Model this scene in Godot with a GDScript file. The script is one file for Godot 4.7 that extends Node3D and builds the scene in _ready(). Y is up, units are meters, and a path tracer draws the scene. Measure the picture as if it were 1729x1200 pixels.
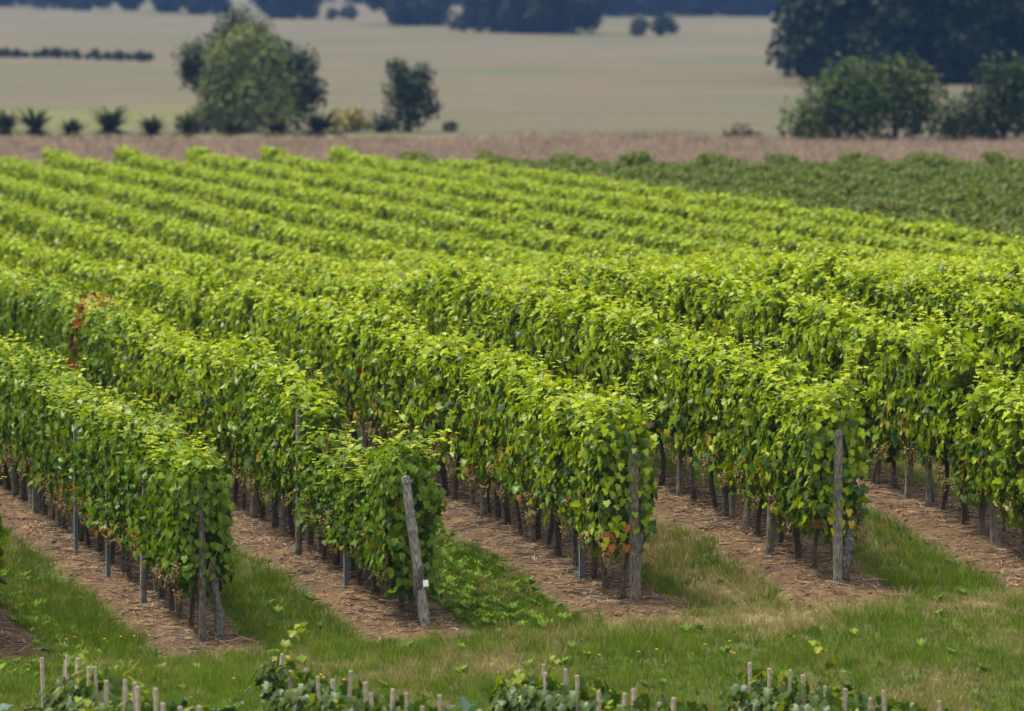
extends Node3D
# A vineyard in late summer under a bright overcast sky, seen through a long lens from the slope opposite.
# World: x to the right, y up, the camera at x = z = 0 looking towards -z. "far" below means metres in front of the camera (-z);
# "lane" is the sideways coordinate that follows the rows (they run off to the left as they recede).

const EYE := 6.4            # camera height over the level field
const ROW_START := 70.0     # where the rows begin
const ROW_END := 205.0
const LEAN := 0.17853       # sideways metres per metre of distance along a row
const GAP := 2.2            # between rows
const FIRST := -3.22       # lane of the first full row

var mat := {}
var taken := {}
var patchy := FastNoiseLite.new()
var fine := FastNoiseLite.new()


class Builder:
	var v := PackedVector3Array()
	var n := PackedVector3Array()
	var c := PackedColorArray()
	var i := PackedInt32Array()

	func tri(a: int, b: int, d: int) -> void:
		i.append(a)
		i.append(b)
		i.append(d)

	func vert(p: Vector3, nn: Vector3, col: Color) -> int:
		v.append(p)
		n.append(nn)
		c.append(col)
		return v.size() - 1

	# a five-lobed vine leaf: p is where the stalk joins, tip the direction of its point, face its upper side
	func vine_leaf(p: Vector3, tip: Vector3, face: Vector3, size: float, col: Color, fold: float, droop: float, wide := 1.0) -> void:
		tip = tip.normalized()
		var side := tip.cross(face).normalized()
		var nn := side.cross(tip).normalized()
		var first := vert(p + tip * size * 0.34, nn, col)
		for k in OUT.size():
			var o: Vector2 = OUT[k]
			var lift: float = absf(o.x) * fold - o.y * o.y * droop + (0.04 if k % 3 == 0 else -0.03)
			o += Vector2(sin(first * 12.9 + k * 78.2), sin(first * 39.3 + k * 11.1)) * 0.05
			vert(p + (side * o.x * wide + tip * o.y + nn * lift) * size, (nn - side * signf(o.x) * fold * 0.8 + tip * o.y * droop * 1.2).normalized(), col)
		for k in OUT.size():
			tri(first, first + 1 + k, first + 1 + (k + 1) % OUT.size())

	# a simple pointed leaf of four faces, for trees
	func plain_leaf(p: Vector3, tip: Vector3, face: Vector3, size: float, wide: float, col: Color) -> void:
		tip = tip.normalized()
		var side := tip.cross(face).normalized()
		var nn := side.cross(tip).normalized()
		var a := vert(p, nn, col)
		vert(p + (tip * 0.5 + side * wide + nn * 0.1) * size, nn, col)
		vert(p + tip * size, nn, col)
		vert(p + (tip * 0.5 - side * wide + nn * 0.1) * size, nn, col)
		tri(a, a + 2, a + 1)
		tri(a, a + 3, a + 2)

	# a flat tapering blade, bent over
	func blade(p: Vector3, up: Vector3, bend: Vector3, across: Vector3, tall: float, wide: float, col: Color, steps := 2) -> void:
		var nn := across.cross(up).normalized()
		var last := -1
		for k in steps + 1:
			var t := float(k) / steps
			var q := p + up * tall * t + bend * tall * t * t
			var w := wide * (1.0 - t * 0.85)
			var a := vert(q - across * w, nn, col)
			vert(q + across * w, nn, col)
			if last >= 0:
				tri(last, last + 1, a)
				tri(last + 1, a + 1, a)
			last = a

	func tube(path: PackedVector3Array, radii: PackedFloat32Array, sides: int, col: Color, rough: float, rng: RandomNumberGenerator, capped := true) -> void:
		var last := -1
		var start := v.size()
		var rough_of := PackedFloat32Array()
		for s in sides:
			rough_of.append(rng.randf_range(-1, 1))
		for k in path.size():
			var along := (path[mini(k + 1, path.size() - 1)] - path[maxi(k - 1, 0)]).normalized()
			var x := along.cross(Vector3(0.31, 0.13, 0.94)).normalized()
			var y := along.cross(x).normalized()
			var first := v.size()
			for s in sides:
				var a := TAU * s / sides
				var d := x * cos(a) + y * sin(a)
				var r := radii[k] * (1.0 + rough * (rough_of[s] * 0.7 + rng.randf_range(-0.6, 0.6)))
				vert(path[k] + d * r, d, col)
			if last >= 0:
				for s in sides:
					var t := (s + 1) % sides
					tri(last + s, last + t, first + s)
					tri(last + t, first + t, first + s)
			last = first
		if capped:
			var e := vert(path[path.size() - 1] + (path[path.size() - 1] - path[path.size() - 2]).normalized() * radii[path.size() - 1] * 0.3, (path[path.size() - 1] - path[path.size() - 2]).normalized(), col)
			for s in sides:
				tri(last + s, last + (s + 1) % sides, e)
			var b := vert(path[0], (path[0] - path[1]).normalized(), col)
			for s in sides:
				tri(start + (s + 1) % sides, start + s, b)

	func ball(p: Vector3, r: Vector3, col: Color) -> void:
		var top := vert(p + Vector3(0, r.y, 0), Vector3.UP, col)
		var ring := v.size()
		for k in 2:
			for s in 5:
				var a := TAU * (s + 0.5 * k) / 5.0
				var d := Vector3(cos(a) * 0.88, 0.46 - 0.92 * k, sin(a) * 0.88)
				vert(p + d * r, d, col)
		var low := vert(p - Vector3(0, r.y, 0), Vector3.DOWN, col)
		for s in 5:
			var t := (s + 1) % 5
			tri(top, ring + s, ring + t)
			tri(ring + s, ring + 5 + s, ring + t)
			tri(ring + t, ring + 5 + s, ring + 5 + t)
			tri(low, ring + 5 + t, ring + 5 + s)

	func mesh() -> ArrayMesh:
		for k in range(0, i.size(), 3):     # turn every face the way its normals point
			var p := v[i[k]]
			if (v[i[k + 1]] - p).cross(v[i[k + 2]] - p).dot(n[i[k]] + n[i[k + 1]] + n[i[k + 2]]) > 0.0:
				var t := i[k + 1]
				i[k + 1] = i[k + 2]
				i[k + 2] = t
		var a := []
		a.resize(Mesh.ARRAY_MAX)
		a[Mesh.ARRAY_VERTEX] = v
		a[Mesh.ARRAY_NORMAL] = n
		a[Mesh.ARRAY_COLOR] = c
		a[Mesh.ARRAY_INDEX] = i
		var m := ArrayMesh.new()
		m.add_surface_from_arrays(Mesh.PRIMITIVE_TRIANGLES, a)
		return m

	const OUT := [Vector2(0, 0.07), Vector2(-0.2, -0.12), Vector2(-0.46, 0.0), Vector2(-0.40, 0.21), Vector2(-0.60, 0.43), Vector2(-0.33, 0.53), Vector2(-0.27, 0.82), Vector2(0, 1.0), Vector2(0.27, 0.82), Vector2(0.33, 0.53), Vector2(0.60, 0.43), Vector2(0.40, 0.21), Vector2(0.46, 0.0), Vector2(0.2, -0.12)]


# ---------------------------------------------------------------- the lie of the land

func curve(t: Array, x: float) -> float:
	if x <= t[0][0]:
		return t[0][1]
	for k in range(1, t.size()):
		if x < t[k][0]:
			var f: float = (x - t[k - 1][0]) / (t[k][0] - t[k - 1][0])
			f = f * f * (3.0 - 2.0 * f) * 0.5 + f * 0.5
			return lerpf(t[k - 1][1], t[k][1], f)
	return t[t.size() - 1][1]

const LEVEL := [[-80.0, 8.5], [0.0, 4.7], [40.0, 1.0], [52.0, 0.08], [54.0, -0.05], [58.0, -0.3], [62.0, -0.5], [66.0, -0.36], [70.0, -0.16], [75.0, -0.03], [80.0, 0.0], [340.0, 0.0], [420.0, 0.1], [486.0, 0.25], [600.0, 0.6], [700.0, 0.9], [900.0, 2.0], [1100.0, 3.3], [1400.0, 5.6], [1800.0, 14.0], [2300.0, 30.0], [3200.0, 60.0]]
const SWELL := [[62.0, 0.0], [66.0, 0.4], [70.0, 0.75], [76.0, 0.97], [81.0, 1.05], [86.0, 1.13], [93.0, 0.9], [100.5, 0.52], [113.0, 0.08], [125.0, 0.0]]

func shear(far: float) -> float:
	return LEAN * (clampf(far, 0.0, 215.0) - ROW_START)

func lane_of(x: float, far: float) -> float:
	return x + shear(far)

func height(x: float, far: float) -> float:
	var lane := lane_of(x, far)
	var h := curve(LEVEL, far)
	if far < 126.0 and far > 61.0:
		h += curve(SWELL, far) * (0.3 + 0.65 * tanh((lane - 0.5) / 4.5))
	if far < 66.0 and far > 20.0:
		h -= 0.02 * (clampf(lane, -20.0, 20.0) + 5.7) * smoothstep(66.0, 62.0, far)
	var soil := soil_share(lane, far)
	if far > 67.0 and far < 208.0:
		h += 0.12 * (soil - 1.0) * smoothstep(67.0, 69.5, far) * smoothstep(208.0, 205.0, far)
	if far < 120.0:
		h += 0.02 * fine.get_noise_2d(x * 2.2, far * 2.2) + 0.03 * patchy.get_noise_2d(x * 3.0, far * 3.0)
	elif far > 330.0:
		h += 0.35 * patchy.get_noise_2d(x * 0.1, far * 0.06) * clampf((far - 330.0) / 200.0, 0.0, 1.0)
	return h

# 1 in the middle of the bare strip under a row, 0 on the grass
func soil_share(lane: float, far: float) -> float:
	if far < ROW_START - 1.4 or far > ROW_END + 1.0 or lane < FIRST - GAP * 2.5 or lane > FIRST + GAP * 32.5:
		return 0.0
	var off := absf(fposmod(lane - FIRST + GAP * 0.5, GAP) - GAP * 0.5)
	var wobble := 0.12 * patchy.get_noise_2d(lane * 4.0, far * 2.5)
	var s := smoothstep(0.68 + wobble, 0.3 + wobble, off)
	return s * smoothstep(ROW_START - 1.1 + wobble * 2.0, ROW_START - 0.3, far)

func dryness(x: float, far: float) -> float:
	var lane := lane_of(x, far)
	var d := 0.07 + 0.85 * patchy.get_noise_2d(x * 1.6 + 40.0, far * 1.1) + 0.3 * fine.get_noise_2d(x * 0.7, far * 0.7)
	d -= 0.38 * exp(-pow((lane + 2.0) / 1.7, 2.0)) * smoothstep(67.5, 69.5, far)
	d += 0.34 * exp(-pow((lane - 2.3) / 1.0, 2.0)) * smoothstep(67.0, 69.0, far)
	d += 0.3 * exp(-pow((far - 68.9) / 0.7, 2.0)) * smoothstep(-3.0, 0.0, lane) * (1.0 - smoothstep(5.0, 7.0, lane))
	d -= 0.5 * smoothstep(-4.2, -5.6, lane)
	return clampf(d, 0.0, 1.0)

func ground_colour(x: float, far: float) -> Color:
	var lane := lane_of(x, far)
	var big := patchy.get_noise_2d(x * 0.8, far * 0.8)
	var small := fine.get_noise_2d(x * 1.7, far * 1.7)
	var soil_c := Color(0.066, 0.033, 0.012).lerp(Color(0.140, 0.078, 0.031), clampf(0.5 + small * 0.9 + big * 0.5, 0.0, 1.0))
	if far < 207.5:
		var g := Color(0.060, 0.100, 0.010).lerp(Color(0.22, 0.175, 0.08), dryness(x, far) * 0.8)
		if far > ROW_END - 4.0:
			g = g.lerp(Color(0.33, 0.225, 0.16), smoothstep(ROW_END - 4.0, ROW_END, far))
		return g.lerp(soil_c, smoothstep(0.05, 0.5, soil_share(lane, far)))
	if far < 318.0 - 12.0 * smoothstep(2.0, 12.0, x):
		var st := Color(0.215, 0.158, 0.115).lerp(Color(0.165, 0.117, 0.083), clampf(0.5 + big + small * 0.6, 0.0, 1.0))
		return st.lerp(Color(0.17, 0.2, 0.06), smoothstep(302.0, 312.0, far) * smoothstep(0.0, -6.0, x))
	# the fields beyond: long faint bands of stubble and regrowth
	var along := far * 0.011 + x * 0.0012
	var band := patchy.get_noise_2d(along * 62.0, 7.0) + 0.55 * patchy.get_noise_2d(along * 190.0 + x * 0.05, 31.0) + 0.25 * small
	var f := Color(0.060, 0.056, 0.018).lerp(Color(0.088, 0.067, 0.036), clampf(0.5 + band * 1.4, 0.0, 1.0))
	f = f.lerp(Color(0.042, 0.061, 0.013), clampf(0.02 - band * 1.1 + 0.4 * big, 0.0, 0.75))
	var weeds := exp(-pow((far - 385.0 - x * 1.2) / 34.0, 2.0)) * smoothstep(-8.0, -22.0, x)
	f = f.lerp(Color(0.10, 0.12, 0.010), clampf(weeds * (0.9 + big), 0.0, 0.9))
	return f


# ---------------------------------------------------------------- materials

func noise_texture(freq: float, octaves: int, dark: Color, light: Color, seed_: int, kind := FastNoiseLite.TYPE_SIMPLEX_SMOOTH, stops := [0.25, 0.75]) -> NoiseTexture2D:
	var f := FastNoiseLite.new()
	f.noise_type = kind
	f.seed = seed_
	f.frequency = freq
	f.fractal_octaves = octaves
	var g := Gradient.new()
	g.offsets = PackedFloat32Array([stops[0], stops[1]])
	g.colors = PackedColorArray([dark, light])
	var t := NoiseTexture2D.new()
	t.width = 512
	t.height = 512
	t.seamless = true
	t.noise = f
	t.color_ramp = g
	return t

func material(called: String, rough: float, map: Texture2D = null, scale := Vector3.ONE, world := false, relief := 0.0) -> StandardMaterial3D:
	var m := StandardMaterial3D.new()
	m.resource_name = called
	m.vertex_color_use_as_albedo = true
	m.roughness = rough
	m.cull_mode = BaseMaterial3D.CULL_DISABLED
	if map:
		m.albedo_texture = map
		m.uv1_triplanar = true
		m.uv1_world_triplanar = world
		m.uv1_scale = scale
		if relief > 0.0:
			m.heightmap_enabled = true
			m.heightmap_texture = map
			m.heightmap_scale = relief
	mat[called] = m
	return m

func materials() -> void:
	material("earth", 1.0, noise_texture(0.03, 5, Color(0.62, 0.6, 0.58), Color.WHITE, 3), Vector3.ONE * 0.7, true, 2.0)
	var leaf := material("vine leaves", 0.40)
	leaf.backlight_enabled = true
	leaf.backlight = Color(0.88, 0.88, 0.3)
	leaf.metallic_specular = 0.28
	var pale := material("tree leaves", 0.6)
	pale.metallic_specular = 0.2
	pale.backlight_enabled = true
	pale.backlight = Color(0.4, 0.4, 0.25)
	var blades := material("blades", 0.6)
	blades.metallic_specular = 0.25
	blades.backlight_enabled = true
	blades.backlight = Color(0.6, 0.6, 0.4)
	material("straw", 0.9)
	material("grapes", 0.5)
	material("bark", 0.95, noise_texture(0.035, 5, Color(0.25, 0.24, 0.23), Color.WHITE, 11), Vector3(4, 0.8, 4), false, 1.2)
	material("grey wood", 0.9, noise_texture(0.03, 5, Color(0.24, 0.22, 0.20), Color.WHITE, 17), Vector3(12, 0.5, 12), false, 0.6)
	material("new wood", 0.8, noise_texture(0.03, 4, Color(0.7, 0.66, 0.62), Color.WHITE, 19), Vector3(14, 1.3, 14), false, 0.2)
	var steel := material("galvanised steel", 0.5, noise_texture(0.05, 4, Color(0.75, 0.77, 0.8), Color.WHITE, 23), Vector3(3, 3, 3))
	steel.metallic = 0.45
	material("plain", 0.7)


# ---------------------------------------------------------------- nodes

func numbered(called: String) -> String:
	var k: int = taken.get(called, 0)
	taken[called] = k + 1
	return called if k == 0 else "%s_%03d" % [called, k]

func tag(o: Node3D, label: String, category: String, group := "") -> Node3D:
	o.set_meta("label", label)
	o.set_meta("category", category)
	if group:
		o.set_meta("group", group)
	return o

func thing(called: String, at: Vector3, turn := 0.0) -> Node3D:
	var o := Node3D.new()
	o.name = numbered(called)
	o.position = at
	o.rotation.y = turn
	add_child(o)
	return o

func part(called: String, mesh: Mesh, m: String, parent: Node3D, at := Transform3D()) -> MeshInstance3D:
	var o := MeshInstance3D.new()
	o.name = called
	o.mesh = mesh
	o.material_override = mat[m]
	o.transform = at
	parent.add_child(o, true)
	return o

func whole(called: String, mesh: Mesh, m: String, kind: String) -> MeshInstance3D:
	var o := MeshInstance3D.new()
	o.name = numbered(called)
	o.mesh = mesh
	o.material_override = mat[m]
	o.set_meta("kind", kind)
	add_child(o)
	return o

func scattered(called: String, mesh: Mesh, m: String, where: Array, tints: Array, parent: Node3D = null) -> MultiMeshInstance3D:
	var mm := MultiMesh.new()
	mm.transform_format = MultiMesh.TRANSFORM_3D
	mm.use_colors = tints.size() > 0
	mm.mesh = mesh
	mm.instance_count = where.size()
	for k in where.size():
		mm.set_instance_transform(k, where[k])
		if tints.size():
			mm.set_instance_color(k, tints[k])
	var o := MultiMeshInstance3D.new()
	o.name = called if parent else numbered(called)
	o.multimesh = mm
	o.material_override = mat[m]
	o.set_meta("kind", "stuff")
	(parent if parent else self).add_child(o, true)
	return o

func rng_of(s: int) -> RandomNumberGenerator:
	var r := RandomNumberGenerator.new()
	r.seed = s * 7919 + 13
	return r

func on_ground(x: float, far: float, up := 0.0) -> Vector3:
	return Vector3(x, height(x, far) + up, -far)

func in_row(row: int, along: float, aside := 0.0) -> Vector3:   # a place in a row, metres from its near end
	var far := ROW_START + along
	return on_ground(FIRST + GAP * row + aside - shear(far), far)

func seen_at(p: Vector3) -> Vector2:   # in frame widths and heights from the middle
	return Vector2(p.x / -p.z / 0.15247, ((EYE - p.y) / -p.z - 0.0529) / 0.1058)

const ORDINAL := ["first", "second", "third", "fourth", "fifth", "sixth", "seventh", "eighth", "ninth", "tenth", "eleventh", "twelfth", "thirteenth", "fourteenth", "fifteenth", "sixteenth", "seventeenth", "eighteenth", "nineteenth"]
const TENS := {2: "twent", 3: "thirt", 4: "fort", 5: "fift", 6: "sixt", 7: "sevent"}

func ordinal(k: int) -> String:   # from 1
	if k < 20:
		return ORDINAL[k - 1]
	if k % 10 == 0:
		return TENS[k / 10] + "ieth"
	return TENS[k / 10] + "y-" + ORDINAL[k % 10 - 1]


# ---------------------------------------------------------------- the vines

func leaf_green(r: RandomNumberGenerator, high: float, look: String) -> Color:
	var c := Color(0.048, 0.100, 0.004).lerp(Color(0.245, 0.335, 0.005), clampf(pow(r.randf(), 1.3) * 0.80 + pow(high, 3.0) * 0.46 - 0.06, 0.0, 1.0))  # young top leaves paler; self-shading of the faces below also painted into the colour
	var odd := r.randf()
	if look == "deep":
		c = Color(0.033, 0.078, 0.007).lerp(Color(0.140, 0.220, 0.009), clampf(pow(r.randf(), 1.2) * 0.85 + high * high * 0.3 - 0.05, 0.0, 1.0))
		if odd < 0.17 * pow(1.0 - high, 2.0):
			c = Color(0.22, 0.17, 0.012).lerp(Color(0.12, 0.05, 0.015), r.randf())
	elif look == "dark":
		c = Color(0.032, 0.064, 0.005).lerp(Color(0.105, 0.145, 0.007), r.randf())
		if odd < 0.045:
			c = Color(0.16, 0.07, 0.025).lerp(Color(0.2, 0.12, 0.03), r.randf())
	elif look == "red":
		c = [Color(0.20, 0.025, 0.015), Color(0.28, 0.07, 0.02), Color(0.10, 0.015, 0.012), Color(0.26, 0.16, 0.02), Color(0.08, 0.11, 0.012)][r.randi() % 5]
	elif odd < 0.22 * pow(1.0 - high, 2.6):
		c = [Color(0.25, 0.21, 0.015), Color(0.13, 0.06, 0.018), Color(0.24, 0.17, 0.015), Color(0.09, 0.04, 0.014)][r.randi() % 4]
	elif odd > 0.93:
		c = Color(0.27, 0.33, 0.012)
	elif odd > 0.80:
		c = Color(0.038, 0.082, 0.016)
	return c

# the leaves of one vine, grown up its wires: x runs along the row
func make_foliage(s: int, look := "green", low := 0.56, high := 1.74, half := 0.52, deep := 0.30, count := 1300, closed := 0.0, calm := 1.0) -> ArrayMesh:
	var r := rng_of(s)
	var b := Builder.new()
	var lump := FastNoiseLite.new()
	lump.seed = s
	lump.frequency = 1.9
	for k in count:
		var pick := r.randf()
		var u := r.randf_range(-half, half)
		var p: Vector3
		var face: Vector3
		var tip: Vector3
		var f := 0.0
		if pick < 0.76 or closed > 0.0 and pick < 0.9:
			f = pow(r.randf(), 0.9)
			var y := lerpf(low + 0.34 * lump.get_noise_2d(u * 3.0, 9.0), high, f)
			var side := -1.0 if r.randf() < 0.5 else 1.0
			var w: float = deep * (0.72 + 0.28 * sin(clampf((f + 0.12) * PI * 0.85, 0.0, PI)))
			w += 0.23 * lump.get_noise_3d(u * 1.6, y * 1.2, side * 4.0)
			w -= pow(r.randf(), 2.0) * 0.16
			if closed > 0.0 and (pick >= 0.76 or absf(u) > half * 0.8 and signf(u) == signf(closed)):
				u = closed * (half + 0.10 * lump.get_noise_2d(y * 2.0, 3.0) + r.randf_range(-0.14, 0.02))
				var z := r.randf_range(-w, w)
				p = Vector3(u, y, z)
				face = Vector3(closed * r.randf_range(0.5, 1.0), r.randf_range(0.1, 0.9), r.randf_range(-0.6, 0.6) + z * 2.0)
			else:
				if closed > 0.0:
					w *= 1.0 - 0.35 * smoothstep(0.45, 1.0, u * signf(closed) / half)
				p = Vector3(u, y, side * w)
				face = Vector3(r.randf_range(-0.8, 0.8), r.randf_range(-0.1, 1.1), side)
			tip = Vector3(r.randf_range(-0.9, 0.9), -1.0, side * 0.35 + r.randf_range(-0.3, 0.3))
			if r.randf() < 0.3:      # some stand any way
				tip = Vector3(r.randf_range(-1, 1), r.randf_range(-1, 0.3), side * r.randf_range(0.0, 1.0))
				face = Vector3(r.randf_range(-1, 1), r.randf_range(0.0, 1.0), side * r.randf_range(-0.3, 1.0))
		else:
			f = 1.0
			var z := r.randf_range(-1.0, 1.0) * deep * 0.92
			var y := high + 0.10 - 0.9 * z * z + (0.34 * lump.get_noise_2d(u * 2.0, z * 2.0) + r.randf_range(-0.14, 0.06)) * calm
			p = Vector3(u, y, z)
			face = Vector3(r.randf_range(-0.55, 0.55), 1.0, r.randf_range(-0.6, 0.6) + z * 1.5)
			tip = Vector3(r.randf_range(-1, 1), r.randf_range(-0.6, 0.0), r.randf_range(-1, 1) + z * 2.0)
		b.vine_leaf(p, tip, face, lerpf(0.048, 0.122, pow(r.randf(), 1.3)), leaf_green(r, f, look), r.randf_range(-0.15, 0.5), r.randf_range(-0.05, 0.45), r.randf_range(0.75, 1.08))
	# shoots that stick out of the top, their leaves smaller and paler towards the end
	for k in int(9.0 * calm):
		var u := r.randf_range(-half, half)
		var p := Vector3(u, high + 0.0, r.randf_range(-0.24, 0.24))
		var dir := Vector3(r.randf_range(-0.6, 0.6), 1.0, r.randf_range(-0.6, 0.6)).normalized()
		var steps := r.randi_range(2, 7) + (5 if calm > 0.9 and r.randf() < 0.25 else 0)
		for q in steps:
			p += dir * 0.055
			dir = (dir + Vector3(r.randf_range(-0.3, 0.3), -0.12, r.randf_range(-0.3, 0.3))).normalized()
			var size := lerpf(0.1, 0.045, float(q) / steps)
			var c := Color(0.18, 0.26, 0.008).lerp(Color(0.34, 0.38, 0.03), float(q) / steps) if look != "dark" else Color(0.08, 0.12, 0.02)
			var out := Vector3(r.randf_range(-1, 1), r.randf_range(0.0, 0.6), r.randf_range(-1, 1))
			b.vine_leaf(p + out * 0.02, out, Vector3(out.x * -0.4, 1.0, out.z * -0.4), size, c, r.randf_range(0.1, 0.4), 0.2)
	return b.mesh()

func make_trunk(s: int, tall := 0.66, thick := 0.042) -> ArrayMesh:
	var r := rng_of(s + 500)
	var b := Builder.new()
	var path := PackedVector3Array()
	var radii := PackedFloat32Array()
	var bend := Vector2(r.randf_range(-0.2, 0.2), r.randf_range(-0.08, 0.08))
	var wave := r.randf_range(0.0, TAU)
	for k in 10:
		var t := k / 9.0
		path.append(Vector3(bend.x * t + 0.05 * sin(wave + t * 4.5), -0.08 + (tall + 0.08) * t, bend.y * t + 0.02 * cos(wave * 1.7 + t * 5.0)))
		radii.append(thick * (1.18 - 0.42 * t + 0.5 * smoothstep(0.72, 0.95, t)) * r.randf_range(0.8, 1.22) * (1.25 if k == 0 else 1.0))
	var dark := Color(0.12, 0.088, 0.06).lerp(Color(0.27, 0.225, 0.18), r.randf())
	b.tube(path, radii, 9, dark, 0.16, r)
	var head := path[9]
	for k in 2:
		var way := -1.0 if k == 0 else 1.0
		var arm := PackedVector3Array()
		var arm_r := PackedFloat32Array()
		for q in 6:
			var t := q / 5.0
			arm.append(head + Vector3(way * 0.4 * t, 0.13 * sin(t * 2.2) + 0.02 * r.randf_range(-1, 1), r.randf_range(-0.02, 0.02)) - Vector3(0, 0.03, 0))
			arm_r.append(lerpf(thick * 0.85, 0.012, t))
		b.tube(arm, arm_r, 6, dark, 0.18, r)
	return b.mesh()

func make_canes(s: int) -> ArrayMesh:
	var r := rng_of(s + 900)
	var b := Builder.new()
	for k in 6:
		var path := PackedVector3Array()
		var radii := PackedFloat32Array()
		var p := Vector3(r.randf_range(-0.42, 0.42), 0.68, r.randf_range(-0.05, 0.05))
		var side := -1.0 if k % 2 == 0 else 1.0
		for q in 7:
			path.append(p)
			radii.append(lerpf(0.005, 0.0025, q / 6.0))
			p += Vector3(r.randf_range(-0.06, 0.06), 0.13, side * (0.068 if q < 3 else -0.02) + r.randf_range(-0.03, 0.03))
		b.tube(path, radii, 5, Color(0.20, 0.065, 0.03).lerp(Color(0.14, 0.10, 0.03), r.randf()), 0.0, r, false)
	return b.mesh()

func make_bunch(s: int) -> ArrayMesh:
	var r := rng_of(s + 1300)
	var b := Builder.new()
	for k in 46:
		var t := r.randf()
		var w := 0.05 * (1.0 - t * 0.75)
		var a := r.randf() * TAU
		var c := Color(0.17, 0.10, 0.03).lerp(Color(0.26, 0.19, 0.06), r.randf())
		if r.randf() < 0.2:
			c = Color(0.08, 0.04, 0.025)
		b.ball(Vector3(cos(a) * w, -0.02 - t * 0.15, sin(a) * w), Vector3.ONE * r.randf_range(0.009, 0.012), c)
	var stalk := PackedVector3Array([Vector3(0, 0.07, 0), Vector3(0.004, 0.0, 0), Vector3(0, -0.06, 0)])
	b.tube(stalk, PackedFloat32Array([0.003, 0.003, 0.002]), 4, Color(0.16, 0.09, 0.03), 0.0, r, false)
	return b.mesh()

func single_leaf(s: int, col: Color) -> ArrayMesh:
	var r := rng_of(s + 1700)
	var b := Builder.new()
	b.vine_leaf(Vector3.ZERO, Vector3(0, -1, 0.1), Vector3(0, 0.25, 1), 0.078, col, r.randf_range(0.05, 0.32), r.randf_range(0.05, 0.3))
	return b.mesh()

var foliage := []
var dark_foliage := []
var deep_foliage := []
var far_foliage := []
var trunks := []
var canes := []
var bunches := []
const ROW_NAME := ["dark square end post", "white-tagged end post", "bark-covered end post", "wire-bound end post"]
const ROW_AFTER := "wire-bound end post"

func vine_label(row: int, number: int) -> String:
	if row < 0:
		return "leafy grapevine of the row cut off by the picture edge, %s from its end" % ordinal(number)
	if row < 4:
		return "green grapevine, %s counting back from the %s" % [ordinal(number), ROW_NAME[row]]
	return "green grapevine in the %s row behind the %s, %s from the picture edge" % [ordinal(row - 3), ROW_AFTER, ordinal(number)]

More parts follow.
